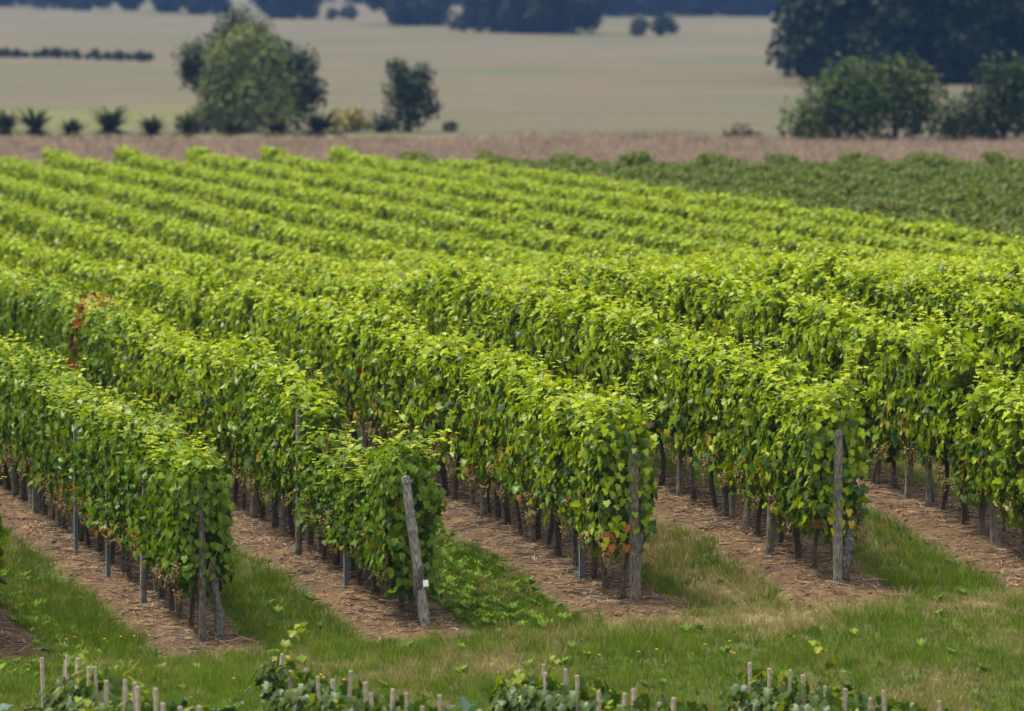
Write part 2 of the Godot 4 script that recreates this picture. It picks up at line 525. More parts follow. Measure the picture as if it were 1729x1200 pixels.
func vines() -> void:
	for k in 16:
		foliage.append(make_foliage(k, "green", 0.52 + 0.06 * (k % 3), 1.60 + 0.03 * (k % 4), 0.52, 0.215 + 0.015 * (k % 4), 1250))
	for k in 6:
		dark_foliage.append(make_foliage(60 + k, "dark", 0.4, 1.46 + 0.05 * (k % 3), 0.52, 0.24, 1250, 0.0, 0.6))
	for k in 9:     # trimmed closer, for the rows farther off
		far_foliage.append(make_foliage(190 + k, "green", 0.5, 1.64 + 0.02 * (k % 3), 0.54, 0.20 + 0.01 * (k % 3), 1300, 0.0, 0.4))
	for k in 8:
		deep_foliage.append(make_foliage(140 + k, "deep", 0.52 + 0.06 * (k % 3), 1.58 + 0.03 * (k % 4), 0.52, 0.215 + 0.015 * (k % 4), 1250))
	for k in 10:
		trunks.append(make_trunk(k, 0.58 + 0.03 * (k % 3), 0.026 + 0.0055 * (k % 4)))
	for k in 5:
		canes.append(make_canes(k))
		bunches.append(make_bunch(k))
	var r := rng_of(1)
	var spots := []     # every vine that can be in view, nearest first: far, row, along, turn, pick, place
	for row in range(-1, 34):
		var along := 0.12
		while along < ROW_END - ROW_START:
			var p := in_row(row, along, r.randf_range(-0.035, 0.035) - (0.2 if row < 0 else 0.0))
			var sp := {"row": row, "along": along, "p": p, "pick": r.randi(), "turn": (0.0 if r.randf() < 0.5 else PI), "grow": r.randf_range(0.95, 1.05) + 0.12 * patchy.get_noise_2d(along * 2.6, row * 37.0) - (0.16 if r.randf() < 0.035 else 0.0) - (0.24 if row == 1 and along > 1.4 and along < 6.5 else 0.0), "first": along < 0.2}
			along += r.randf_range(0.76, 0.94)
			var s := seen_at(p)
			if s.x > -0.72 and s.x < 0.66 or row < 4 and sp.along < 14.0 and s.x > -0.64:
				spots.append(sp)
	spots.sort_custom(func(a, b): return a.p.z > b.p.z)
	var own := []
	var rest := []
	for sp in spots:
		var s := seen_at(sp.p)
		if own.size() < 300 and s.x > -0.515 and s.x < 0.515 and sp.row < 12:
			own.append(sp)
		else:
			rest.append(sp)
	var counted := {}
	var turn := atan(LEAN) + PI / 2.0     # a vine's own x axis along its row, away from the near end being +x
	for sp in own:
		var row: int = sp.row
		counted[row] = counted.get(row, 0) + 1
		var red: bool = row == 1 and absf(sp.along - 28.8) < 0.6 and not taken.has("red_leaved_grapevine")
		var t := thing("red_leaved_grapevine" if red else "grapevine", sp.p, turn + (0.0 if sp.first else sp.turn))
		tag(t, "red and orange leaved grapevine among green ones in the white-tagged row" if red else vine_label(row, counted[row]), "grapevine", "" if red else "grapevines trained along the rows")
		part("trunk", trunks[sp.pick % 10], "bark", t)
		part("canes", canes[sp.pick / 7 % 5], "plain", t)
		if red:
			part("leaves", make_foliage(777, "red", 0.55, 1.75, 0.5, 0.27, 850), "vine leaves", t).set_meta("kind", "stuff")
		elif sp.first:
			row_end_vine(t, row)
		else:
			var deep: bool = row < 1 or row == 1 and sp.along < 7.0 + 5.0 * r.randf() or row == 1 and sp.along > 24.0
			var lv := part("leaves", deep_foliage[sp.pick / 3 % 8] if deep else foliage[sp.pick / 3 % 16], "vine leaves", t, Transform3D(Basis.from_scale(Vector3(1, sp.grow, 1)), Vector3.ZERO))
			lv.set_meta("kind", "stuff")
		if sp.p.z > -92.0:
			for k in 4:
				var side := -1.0 if r.randf() < 0.5 else 1.0
				part("grape_bunch", bunches[r.randi() % 5], "grapes", t, Transform3D(Basis(Vector3.UP, r.randf() * TAU), Vector3(r.randf_range(-0.4, 0.4), r.randf_range(0.5, 0.82), side * r.randf_range(0.2, 0.31))))
	# the vines farther off, past the three hundred nearest, as one mass
	var mass := Node3D.new()
	mass.name = "distant_grapevines"
	mass.set_meta("kind", "stuff")
	mass.set_meta("label", "rows of grapevines running off to the stubble field")
	add_child(mass)
	var where := {}
	for sp in rest:
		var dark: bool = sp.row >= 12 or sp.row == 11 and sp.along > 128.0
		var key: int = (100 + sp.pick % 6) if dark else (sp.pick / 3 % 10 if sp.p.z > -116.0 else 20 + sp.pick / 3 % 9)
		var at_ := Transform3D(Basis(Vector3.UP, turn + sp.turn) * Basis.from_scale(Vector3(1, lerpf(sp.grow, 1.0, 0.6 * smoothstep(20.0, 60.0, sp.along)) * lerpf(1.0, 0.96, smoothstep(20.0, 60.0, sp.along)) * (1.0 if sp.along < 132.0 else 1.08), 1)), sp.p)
		if not where.has(key):
			where[key] = []
		where[key].append(at_)
		if sp.p.z > -125.0:
			var tk: int = 200 + sp.pick % 3
			if not where.has(tk):
				where[tk] = []
			where[tk].append(at_)
	var keys := where.keys()
	keys.sort()
	for key in keys:
		if key >= 200:
			scattered("trunks", trunks[key - 200], "bark", where[key], [], mass)
		elif key >= 100:
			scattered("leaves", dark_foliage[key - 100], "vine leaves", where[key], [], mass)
		else:
			scattered("leaves", foliage[key] if key < 20 else far_foliage[key - 20], "vine leaves", where[key], [], mass)
	print("vines: own ", own.size(), " rest ", rest.size(), " farthest own ", -own[own.size() - 1].p.z)

# the vine at the head of a row: its outermost leaves are pieces of their own
func row_end_vine(t: Node3D, row: int) -> void:
	var tops := [1.70, 1.72, 1.68, 1.84, 1.80, 1.72]
	var lows := [0.7, 0.62, 0.42, 0.62, 0.56, 0.6]
	var k := clampi(row + 1, 0, 5)
	part("leaves", make_foliage(300 + row, "deep" if row < 2 else "green", lows[k], tops[k], 0.46, 0.27, 1450, 1.0), "vine leaves", t, Transform3D(Basis(Vector3.UP, PI), Vector3(0.22, 0, 0))).set_meta("kind", "stuff")
	if row < 0 or row > 3:
		return
	var r := rng_of(410 + row)
	for q in 240:
		var y := lerpf(lows[k] + 0.05, tops[k], r.randf())
		var ends := r.randf() < 0.5
		var p := Vector3(-0.34 + r.randf_range(-0.04, 0.04), y, r.randf_range(-0.26, 0.26)) if ends else Vector3(r.randf_range(-0.3, 0.6), y, -0.29 + r.randf_range(-0.04, 0.04))
		var yaw: float = (-PI / 2 if ends else PI) + r.randf_range(-0.6, 0.6)
		var b := Basis(Vector3.UP, yaw) * Basis(Vector3.RIGHT, r.randf_range(-0.7, 0.0)) * Basis(Vector3.BACK, r.randf_range(-0.5, 0.5))
		part("leaf", leaf_pieces[r.randi() % 6 + (6 if row < 2 else 0)], "vine leaves", t, Transform3D(b.scaled(Vector3.ONE * r.randf_range(0.75, 1.1)), p))
	if row == 2 or row == 3:
		for q in (7 if row == 2 else 9):
			var p := Vector3(-0.37, r.randf_range(0.55, 1.0), r.randf_range(-0.3, -0.02)) if row == 2 else Vector3(-0.37, r.randf_range(0.5, 0.85), r.randf_range(-0.12, 0.2))
			var yellow := row == 3 or q % 3 == 2
			var lf := part("leaf", leaf_pieces[12 + (2 + q % 2 if yellow else q % 2)], "vine leaves", t, Transform3D(Basis(Vector3.UP, -PI / 2 + r.randf_range(-0.6, 0.6)) * Basis(Vector3.RIGHT, r.randf_range(-0.5, 0.1)), p))
			lf.set_meta("label", "yellow leaf turning early" if yellow else "withered orange brown leaf")

var leaf_pieces := []

func leaf_meshes() -> void:
	var r := rng_of(88)
	for k in 12:
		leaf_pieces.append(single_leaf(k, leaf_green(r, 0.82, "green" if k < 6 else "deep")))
	for c in [Color(0.42, 0.13, 0.045), Color(0.30, 0.11, 0.05), Color(0.36, 0.30, 0.02), Color(0.42, 0.31, 0.02)]:
		leaf_pieces.append(single_leaf(leaf_pieces.size(), c))


# ---------------------------------------------------------------- posts, stakes

func make_post(s: int, tall: float, thick: float, sides: int, col: Color, worn := 0.1) -> ArrayMesh:
	var r := rng_of(s + 2100)
	var b := Builder.new()
	var path := PackedVector3Array()
	var radii := PackedFloat32Array()
	for k in 8:
		var t := k / 7.0
		path.append(Vector3(0.012 * sin(t * 3.0 + s), lerpf(-0.12, tall, t), 0.01 * cos(t * 2.3 + s)))
		radii.append(thick * lerpf(1.06, 0.92, t) * (0.9 if k == 7 else 1.0))
	b.tube(path, radii, sides, col, worn, r)
	return b.mesh()

func make_wire_ring(rad: float) -> ArrayMesh:
	var r := rng_of(5)
	var b := Builder.new()
	for turn_ in 3:
		var path := PackedVector3Array()
		var radii := PackedFloat32Array()
		for k in 13:
			var a := TAU * k / 12.0
			path.append(Vector3(cos(a) * rad, 0.012 * turn_ + 0.006 * sin(a * 2.0 + turn_), sin(a) * rad))
			radii.append(0.0028)
		b.tube(path, radii, 4, Color(0.2, 0.21, 0.22), 0.0, r, false)
	return b.mesh()

func box_mesh(size: Vector3, col: Color, cham := 0.1) -> ArrayMesh:   # a box with worn edges
	var b := Builder.new()
	var h := size * 0.5
	var c := minf(minf(h.x, h.y), h.z) * cham * 2.0
	for axis in 3:
		for sgn in [-1.0, 1.0]:
			var n := Vector3.ZERO
			n[axis] = sgn
			var u := (axis + 1) % 3
			var w := (axis + 2) % 3
			var first := b.v.size()
			for q in [[-1, -1], [1, -1], [1, 1], [-1, 1]]:
				var p := Vector3.ZERO
				p[axis] = h[axis] * sgn
				p[u] = (h[u] - c) * q[0]
				p[w] = (h[w] - c) * q[1]
				b.vert(p, n, col)
			if sgn > 0:
				b.tri(first, first + 2, first + 1)
				b.tri(first, first + 3, first + 2)
			else:
				b.tri(first, first + 1, first + 2)
				b.tri(first, first + 2, first + 3)
	# edges: join neighbouring faces; corners are small enough to close with the same quads
	for axis in 3:
		var u := (axis + 1) % 3
		var w := (axis + 2) % 3
		for su in [-1.0, 1.0]:
			for sw in [-1.0, 1.0]:
				var n := Vector3.ZERO
				n[u] = su * 0.7071
				n[w] = sw * 0.7071
				var first := b.v.size()
				for e in [-1.0, 1.0]:
					var p := Vector3.ZERO
					p[axis] = (h[axis] - c) * e
					p[u] = h[u] * su
					p[w] = (h[w] - c) * sw
					b.vert(p, n, col)
					p[u] = (h[u] - c) * su
					p[w] = h[w] * sw
					b.vert(p, n, col)
				if su * sw > 0:
					b.tri(first, first + 2, first + 1)
					b.tri(first + 1, first + 2, first + 3)
				else:
					b.tri(first, first + 1, first + 2)
					b.tri(first + 1, first + 3, first + 2)
	for sx in [-1.0, 1.0]:
		for sy in [-1.0, 1.0]:
			for sz in [-1.0, 1.0]:
				var n := Vector3(sx, sy, sz) * 0.577
				var first := b.v.size()
				b.vert(Vector3(h.x * sx, (h.y - c) * sy, (h.z - c) * sz), n, col)
				b.vert(Vector3((h.x - c) * sx, h.y * sy, (h.z - c) * sz), n, col)
				b.vert(Vector3((h.x - c) * sx, (h.y - c) * sy, h.z * sz), n, col)
				if sx * sy * sz > 0:
					b.tri(first, first + 2, first + 1)
				else:
					b.tri(first, first + 1, first + 2)
	return b.mesh()

func make_steel_stake(tall: float) -> ArrayMesh:   # a rolled open profile
	var b := Builder.new()
	var prof := [Vector2(-0.024, 0.016), Vector2(-0.021, -0.014), Vector2(-0.008, -0.018), Vector2(0.008, -0.018), Vector2(0.021, -0.014), Vector2(0.024, 0.016)]
	for side in 2:
		for k in prof.size() - 1:
			var p: Vector2 = prof[k] * (1.0 if side == 0 else 0.88)
			var q: Vector2 = prof[k + 1] * (1.0 if side == 0 else 0.88)
			var nn := Vector3(q.y - p.y, 0, p.x - q.x).normalized() * (1.0 if side == 0 else -1.0)
			var f := b.v.size()
			for e in [[p, -0.1], [q, -0.1], [p, tall], [q, tall]]:
				b.vert(Vector3(e[0].x, e[1], e[0].y), nn, Color(0.33, 0.39, 0.47))
			b.tri(f, f + 1, f + 2)
			b.tri(f + 1, f + 3, f + 2)
	return b.mesh()

func posts() -> void:
	var wood := Color(0.50, 0.475, 0.445)
	var r := rng_of(31)
	# the end posts
	var looks := [
		["dark weathered square end post half hidden by leaves, thick grey trunk beside it", 1.60, 0.042, 4, Color(0.24, 0.215, 0.18), 0.0, 0.0],
		["grey end post leaning back, wire round its top and a small white tag", 1.56, 0.058, 4, Color(0.56, 0.54, 0.52), 0.115, 0.05],
		["tall round bark-covered end post standing clear of the leaves", 1.63, 0.056, 10, Color(0.33, 0.28, 0.225), 0.0, 0.01],
		["pale-topped end post bound with wire, a stubby old trunk at its foot", 1.60, 0.05, 8, Color(0.42, 0.40, 0.35), 0.0, -0.015]]
	for row in 4:
		var l: Array = looks[row]
		var p := in_row(row, [-0.24, -0.31, -0.22, -0.24][row], [-0.06, 0.05, 0.06, -0.02][row])
		var t := tag(thing("end_post", p), l[0], "post", "wooden end posts of the rows") as Node3D
		t.rotation = Vector3(-0.02, 0.0, l[5])
		part("shaft", make_post(row, l[1], l[2], l[3], l[4], 0.10 if l[3] > 4 else 0.05), "grey wood", t, Transform3D(Basis(Vector3.UP, [0.7, 0.9, 0.2, 0.4][row]), Vector3.ZERO))
		for y in [[l[1] - 0.09], [l[1] - 0.07, l[1] - 0.42], [l[1] - 0.55, l[1] - 1.0], [l[1] - 0.06, l[1] - 0.5]][row]:
			part("wire_wrap", make_wire_ring(l[2] * 1.06), "galvanised steel", t, Transform3D(Basis(), Vector3(0, y, 0)))
		if row == 1:
			var plate := part("tag", box_mesh(Vector3(0.055, 0.068, 0.004), Color(0.78, 0.79, 0.8)), "plain", t, Transform3D(Basis(Vector3.UP, 0.15), Vector3(0.07, 0.44, 0.11)))
			plate.set_meta("label", "small blank white tag")
	# thick old trunks at the foot of the end posts of two rows
	for e in [[0, 0.80, 0.05, 0.10], [1, 0.62, 0.045, 0.04], [2, 0.74, 0.046, 0.10], [3, 0.74, 0.047, 0.07]]:
		var p := in_row(e[0], -0.17 if e[0] != 1 else -0.3, e[3])
		var t := tag(thing("vine_stump", p, 0.6 * e[0]), "gnarled grey vine trunk standing against the " + ROW_NAME[e[0]], "vine trunk", "old trunks at the row ends") as Node3D
		part("trunk", stump_mesh(e[0], e[1], e[2]), "bark", t)
	# line posts, about three metres apart
	var lines := {-1: [], 0: [3.3, 15.7, 18.4, 21.5], 1: [6.8, 11.7, 14.6, 17.7], 2: [5.05, 8.1, 11.0, 14.0, 17.1], 3: [2.24, 4.9, 7.8, 10.8, 13.7], 4: [2.0, 4.9, 5.8, 7.3, 10.2, 13.2], 5: [9.8, 12.8, 15.9]}
	var steel := {0: [6.2, 9.4], 1: [3.3], 2: [1.9], 3: [], 4: []}
	for row in lines:
		var count := 0
		for a in lines[row]:
			count += 1
			var tall: float = r.randf_range(1.5, 1.68)
			var aside: float = -0.05
			if row == 1 and count == 1:
				tall = 1.68
				aside = -0.22
			elif row == 0 and count == 1:
				aside = -0.22
			elif row == 3 and count == 1:
				aside = -0.2
				tall = 0.95
			elif row == 4 and count in [3, 4]:
				tall = 0.72
			var t := thing("line_post", in_row(row, a, aside), r.randf() * 0.6) as Node3D
			t.rotation.z = r.randf_range(-0.03, 0.03)
			var of_row: String = ("the row of the " + ROW_NAME[row]) if row < 4 else "the %s row behind the %s" % [ordinal(row - 3), ROW_AFTER]
			tag(t, "weathered wooden line post, %s along %s" % [ordinal(count), of_row], "post", "wooden line posts under the vines")
			part("shaft", make_post(40 + row * 9 + count, tall, r.randf_range(0.038, 0.05), 4 if r.randf() < 0.6 else 7, wood.lerp(Color(0.40, 0.32, 0.22), r.randf() * 0.8), 0.06), "grey wood", t)
	var sm := make_steel_stake(1.5)
	var names := ["blue-grey steel stake nearer the dark square end post", "blue-grey steel stake farther along the dark end post's row", "tall steel stake in the gap behind the white-tagged post", "steel stake behind the bark-covered end post, mostly in leaves"]
	var at_ := 0
	for row in steel:
		for a in steel[row]:
			var t := tag(thing("steel_stake", in_row(row, a, (-0.27 if row == 0 else -0.21) if row != 2 else -0.1), 0.5), names[at_], "stake", "steel trellis stakes") as Node3D
			part("profile", sm, "galvanised steel", t)
			at_ += 1

func stump_mesh(s: int, tall: float, thick: float) -> ArrayMesh:
	var r := rng_of(s + 640)
	var b := Builder.new()
	var path := PackedVector3Array()
	var radii := PackedFloat32Array()
	for k in 12:
		var t := k / 11.0
		path.append(Vector3(0.045 * sin(t * 5.0 + s), lerpf(-0.1, tall, t), 0.04 * cos(t * 4.0 + s)))
		radii.append(thick * (1.15 - 0.3 * t + 0.3 * sin(t * 9.0 + s) * t) * r.randf_range(0.78, 1.26) * (0.7 if k == 11 else 1.0))
	b.tube(path, radii, 11, Color(0.23, 0.205, 0.185), 0.34, r)
	return b.mesh()


# ---------------------------------------------------------------- the young vines in front

func young_vines() -> void:
	var stake := box_mesh(Vector3(0.029, 1.0, 0.031), Color(0.44, 0.385, 0.315), 0.08)
	var grown := []
	for k in 9:
		grown.append(make_young(k, 2 + k % 3, 0.36 + 0.05 * (k % 4)))
	var shoots := [make_young(20, 1, 0.92), make_young(21, 2, 0.8)]
	var stem := make_trunk(55, 0.35, 0.014)
	var r := rng_of(77)
	var where_row := ["first", "second", "third", "fourth"]
	var starts := [62.0, 62.0, 62.0, 62.0]
	for row in 4:
		var count := 0
		for k in 14:
			var far: float = starts[row] - 0.8 * k + r.randf_range(-0.12, 0.12)
			var lane := -5.73 + 2.17 * row + r.randf_range(-0.04, 0.04)
			if row > 1 and far < 53.3 or far < 51.0:
				continue
			count += 1
			var x := lane - shear(far)
			var t := thing("vine_stake", on_ground(x, far), r.randf() * 1.5)
			t.rotation.z = r.randf_range(-0.06, 0.06)
			t.rotation.x = r.randf_range(-0.06, 0.06)
			tag(t, "pale square wooden stake, %s from the far end of the %s row of young vines" % [ordinal(count), where_row[row]], "stake", "pale stakes among the young vines")
			part("shaft", stake, "new wood", t, Transform3D(Basis(), Vector3(0, 0.37 + r.randf_range(-0.09, 0.07), 0)))
			if row == 1 and k == 3 or row == 0 and k == 9:
				part("tie", make_wire_ring(0.027), "plain", t, Transform3D(Basis(), Vector3(0, 0.5, 0)))
			var sparse: bool = (row == 0 and k in [0, 1, 9, 11, 12]) or (row == 2 and k in [4, 5]) or (row == 3 and (k in [0, 1] or k > 7)) or (row == 1 and k in [2])
			if sparse and r.randf() < 0.35:
				continue
			var y := thing("young_vine", on_ground(x + r.randf_range(0.03, 0.12), far - 0.07), r.randf() * TAU)
			var tall: bool = (row == 1 and k == 0) or (row == 2 and k == 1) or (row == 3 and k == 4) or (row == 0 and k == 3)
			tag(y, "young grapevine %s, beside the %s stake of the %s staked row" % ["with a long shoot" if tall else "bushy and low", ordinal(count), where_row[row]], "young vine", "young vines tied to stakes")
			part("stem", stem, "bark", y)
			part("leaves", shoots[k % 2] if tall else grown[r.randi() % 9], "vine leaves", y, Transform3D(Basis.from_scale(Vector3.ONE * r.randf_range(0.9, 1.15)), Vector3.ZERO)).set_meta("kind", "stuff")

func make_young(s: int, arms: int, reach: float) -> ArrayMesh:
	var r := rng_of(s + 3100)
	var b := Builder.new()
	for k in 120:
		var d := Vector3(r.randf_range(-1, 1), r.randf_range(-0.6, 1), r.randf_range(-1, 1)).normalized()
		var p := Vector3(0, 0.42, 0) + d * Vector3(0.3, 0.36, 0.3) * r.randf_range(0.55, 1.0)
		b.vine_leaf(p, Vector3(d.x, -0.7, d.z), d + Vector3(0, 0.5, 0), r.randf_range(0.06, 0.11), Color(0.022, 0.048, 0.008).lerp(Color(0.052, 0.092, 0.008), r.randf()), 0.25, 0.2)
	for a in arms + 2:
		var p := Vector3(r.randf_range(-0.12, 0.12), 0.4, r.randf_range(-0.12, 0.12))
		var dir := Vector3(r.randf_range(-0.5, 0.5), 1.0, r.randf_range(-0.5, 0.5)).normalized()
		var far := reach * r.randf_range(0.7, 1.0) * (1.0 if a < arms else 0.6)
		var steps := int(far / 0.045)
		var path := PackedVector3Array()
		var radii := PackedFloat32Array()
		for q in steps:
			var t := float(q) / steps
			path.append(p)
			radii.append(0.007)
			p += dir * 0.045
			dir = (dir + Vector3(r.randf_range(-0.2, 0.2), -0.07, r.randf_range(-0.2, 0.2))).normalized()
			var out := Vector3(r.randf_range(-1, 1), r.randf_range(-0.3, 0.3), r.randf_range(-1, 1)).normalized()
			var c := Color(0.040, 0.080, 0.007).lerp(Color(0.18, 0.22, 0.010), t)
			b.vine_leaf(p + out * 0.03, out + Vector3(0, -0.5, 0), Vector3(out.x * 0.4, 1.0, out.z * 0.4), lerpf(0.12, 0.06, t), c, r.randf_range(0.1, 0.35), 0.2)
		if path.size() > 2:
			b.tube(path, radii, 4, Color(0.16, 0.13, 0.04), 0.0, r, false)
	return b.mesh()

func cabbage_plants() -> void:
	var r := rng_of(402)
	var leaf_m := []
	for k in 4:
		var b := Builder.new()
		var c := Color(0.055, 0.11, 0.085).lerp(Color(0.10, 0.165, 0.135), k / 3.0)
		var base := b.v.size()
		for q in 7:      # a broad ruffled leaf, six spans long and four wide
			var t := q / 6.0
			for e in 5:
				var sx := (e - 2) / 2.0
				var w := 0.085 * sin(clampf(t * 1.25 + 0.08, 0.0, 1.0) * PI * 0.82)
				b.vert(Vector3(sx * w, 0.09 * sin(t * 2.2) + 0.018 * sin(q * 2.1 + e * 1.9 + k) * absf(sx), t * 0.24), Vector3(-sx * 0.3, 1, -0.2).normalized(), c)
		for q in 6:
			for e in 4:
				var f := base + q * 5 + e
				b.tri(f, f + 1, f + 5)
				b.tri(f + 1, f + 6, f + 5)
		leaf_m.append(b.mesh())
	var spots := [[-3.02, 60.0, "blue-green cabbage-like plant between the first and second rows of stakes"], [-2.62, 60.6, "smaller blue-green cabbage-like plant nearest the second row of stakes"], [-0.35, 60.2, "blue-green cabbage-like plant behind the third row's tall shoot"], [0.95, 59.6, "blue-green cabbage-like plant with one broad raised leaf"], [3.55, 58.4, "bluish cabbage-like plant in the dim grass at the picture corner"], [-4.75, 60.3, "bluish cabbage-like plant beside the first stakes"]]
	for s in spots:
		var t := tag(thing("cabbage_plant", on_ground(s[0], s[1]), r.randf() * TAU), s[2], "plant", "blue-green leafy plants among the stakes") as Node3D
		for k in 11:
			var lift := r.randf_range(0.0, 0.75)
			part("leaf", leaf_m[k % 4], "vine leaves", t, Transform3D(Basis(Vector3.UP, TAU * k / 11.0 * 3.0 + r.randf() * 0.5) * Basis(Vector3.RIGHT, -lift) * Basis.from_scale(Vector3.ONE * r.randf_range(0.9, 1.35)), Vector3(0, 0.22 + 0.16 * lift, 0)))
		var b2 := Builder.new()
		b2.tube(PackedVector3Array([Vector3(0, -0.05, 0), Vector3(0.01, 0.15, 0), Vector3(0, 0.34, 0)]), PackedFloat32Array([0.018, 0.016, 0.012]), 6, Color(0.12, 0.16, 0.08), 0.05, r)
		part("stem", b2.mesh(), "plain", t)


# ---------------------------------------------------------------- ground

func ground() -> void:
	var fars := PackedFloat32Array([-80, -50, -25, -10, 0, 10, 20, 28, 34, 39, 43])
	var f := 46.0
	while f < 215.0:
		fars.append(f)
		f += 0.22 if f > 62.0 and f < 84.0 else (0.45 if f < 110.0 else 1.0)
	while f < 3200.0:
		fars.append(f)
		f *= 1.022
	var lanes := PackedFloat32Array([-1600, -1100, -750, -500, -350, -250, -180, -130, -95, -70, -52, -40, -30, -24, -19, -15, -12, -10])
	var l := FIRST - GAP * 2.5
	while l < FIRST + GAP * 25.0:
		lanes.append(l)
		l += GAP / 14.0
	for e in [56, 60, 66, 72, 80, 90, 105, 125, 150, 190, 240, 310, 400, 520, 700, 1000, 1400, 1700]:
		lanes.append(e)
	var b := Builder.new()
	var w := lanes.size()
	for a in fars.size():
		var s := shear(fars[a])
		for k in w:
			var x := lanes[k] - s
			b.v.append(Vector3(x, height(x, fars[a]), -fars[a]))
			b.c.append(ground_colour(x, fars[a]))
	b.n.resize(b.v.size())
	for a in fars.size():
		for k in w:
			var i0 := a * w + k
			var dx := b.v[a * w + mini(k + 1, w - 1)] - b.v[a * w + maxi(k - 1, 0)]
			var dz := b.v[mini(a + 1, fars.size() - 1) * w + k] - b.v[maxi(a - 1, 0) * w + k]
			b.n[i0] = dx.cross(dz).normalized()
	for a in fars.size() - 1:
		for k in w - 1:
			var q := a * w + k
			b.tri(q, q + w, q + 1)
			b.tri(q + 1, q + w, q + w + 1)
	whole("ground", b.mesh(), "earth", "structure")
	print("ground verts ", b.v.size())

func make_tuft(s: int, count: int, tall: float, spread: float, wide := 0.0032) -> ArrayMesh:
	var r := rng_of(s + 4200)
	var b := Builder.new()
	for k in count:
		var a := r.randf() * TAU
		var d := Vector3(cos(a), 0, sin(a))
		var p := d * spread * sqrt(r.randf())
		var up := (Vector3.UP + d * r.randf_range(0.0, 0.55)).normalized()
		b.blade(p - Vector3(0, 0.01, 0), up, d * r.randf_range(0.1, 0.55), d.cross(Vector3.UP), tall * r.randf_range(0.55, 1.1), wide, Color.WHITE.lerp(Color(0.72, 0.72, 0.7), r.randf()))
	return b.mesh()

func make_weed(s: int) -> ArrayMesh:
	var r := rng_of(s + 4700)
	var b := Builder.new()
	for k in 16:
		var a := TAU * k / 16.0 * 3.4 + r.randf()
		var d := Vector3(cos(a), r.randf_range(0.35, 1.6), sin(a))
		b.plain_leaf(d * 0.015, d, Vector3(-d.x * 0.6, 1, -d.z * 0.6), r.randf_range(0.04, 0.085), 0.24, Color.WHITE.lerp(Color(0.75, 0.78, 0.7), r.randf()))
	return b.mesh()

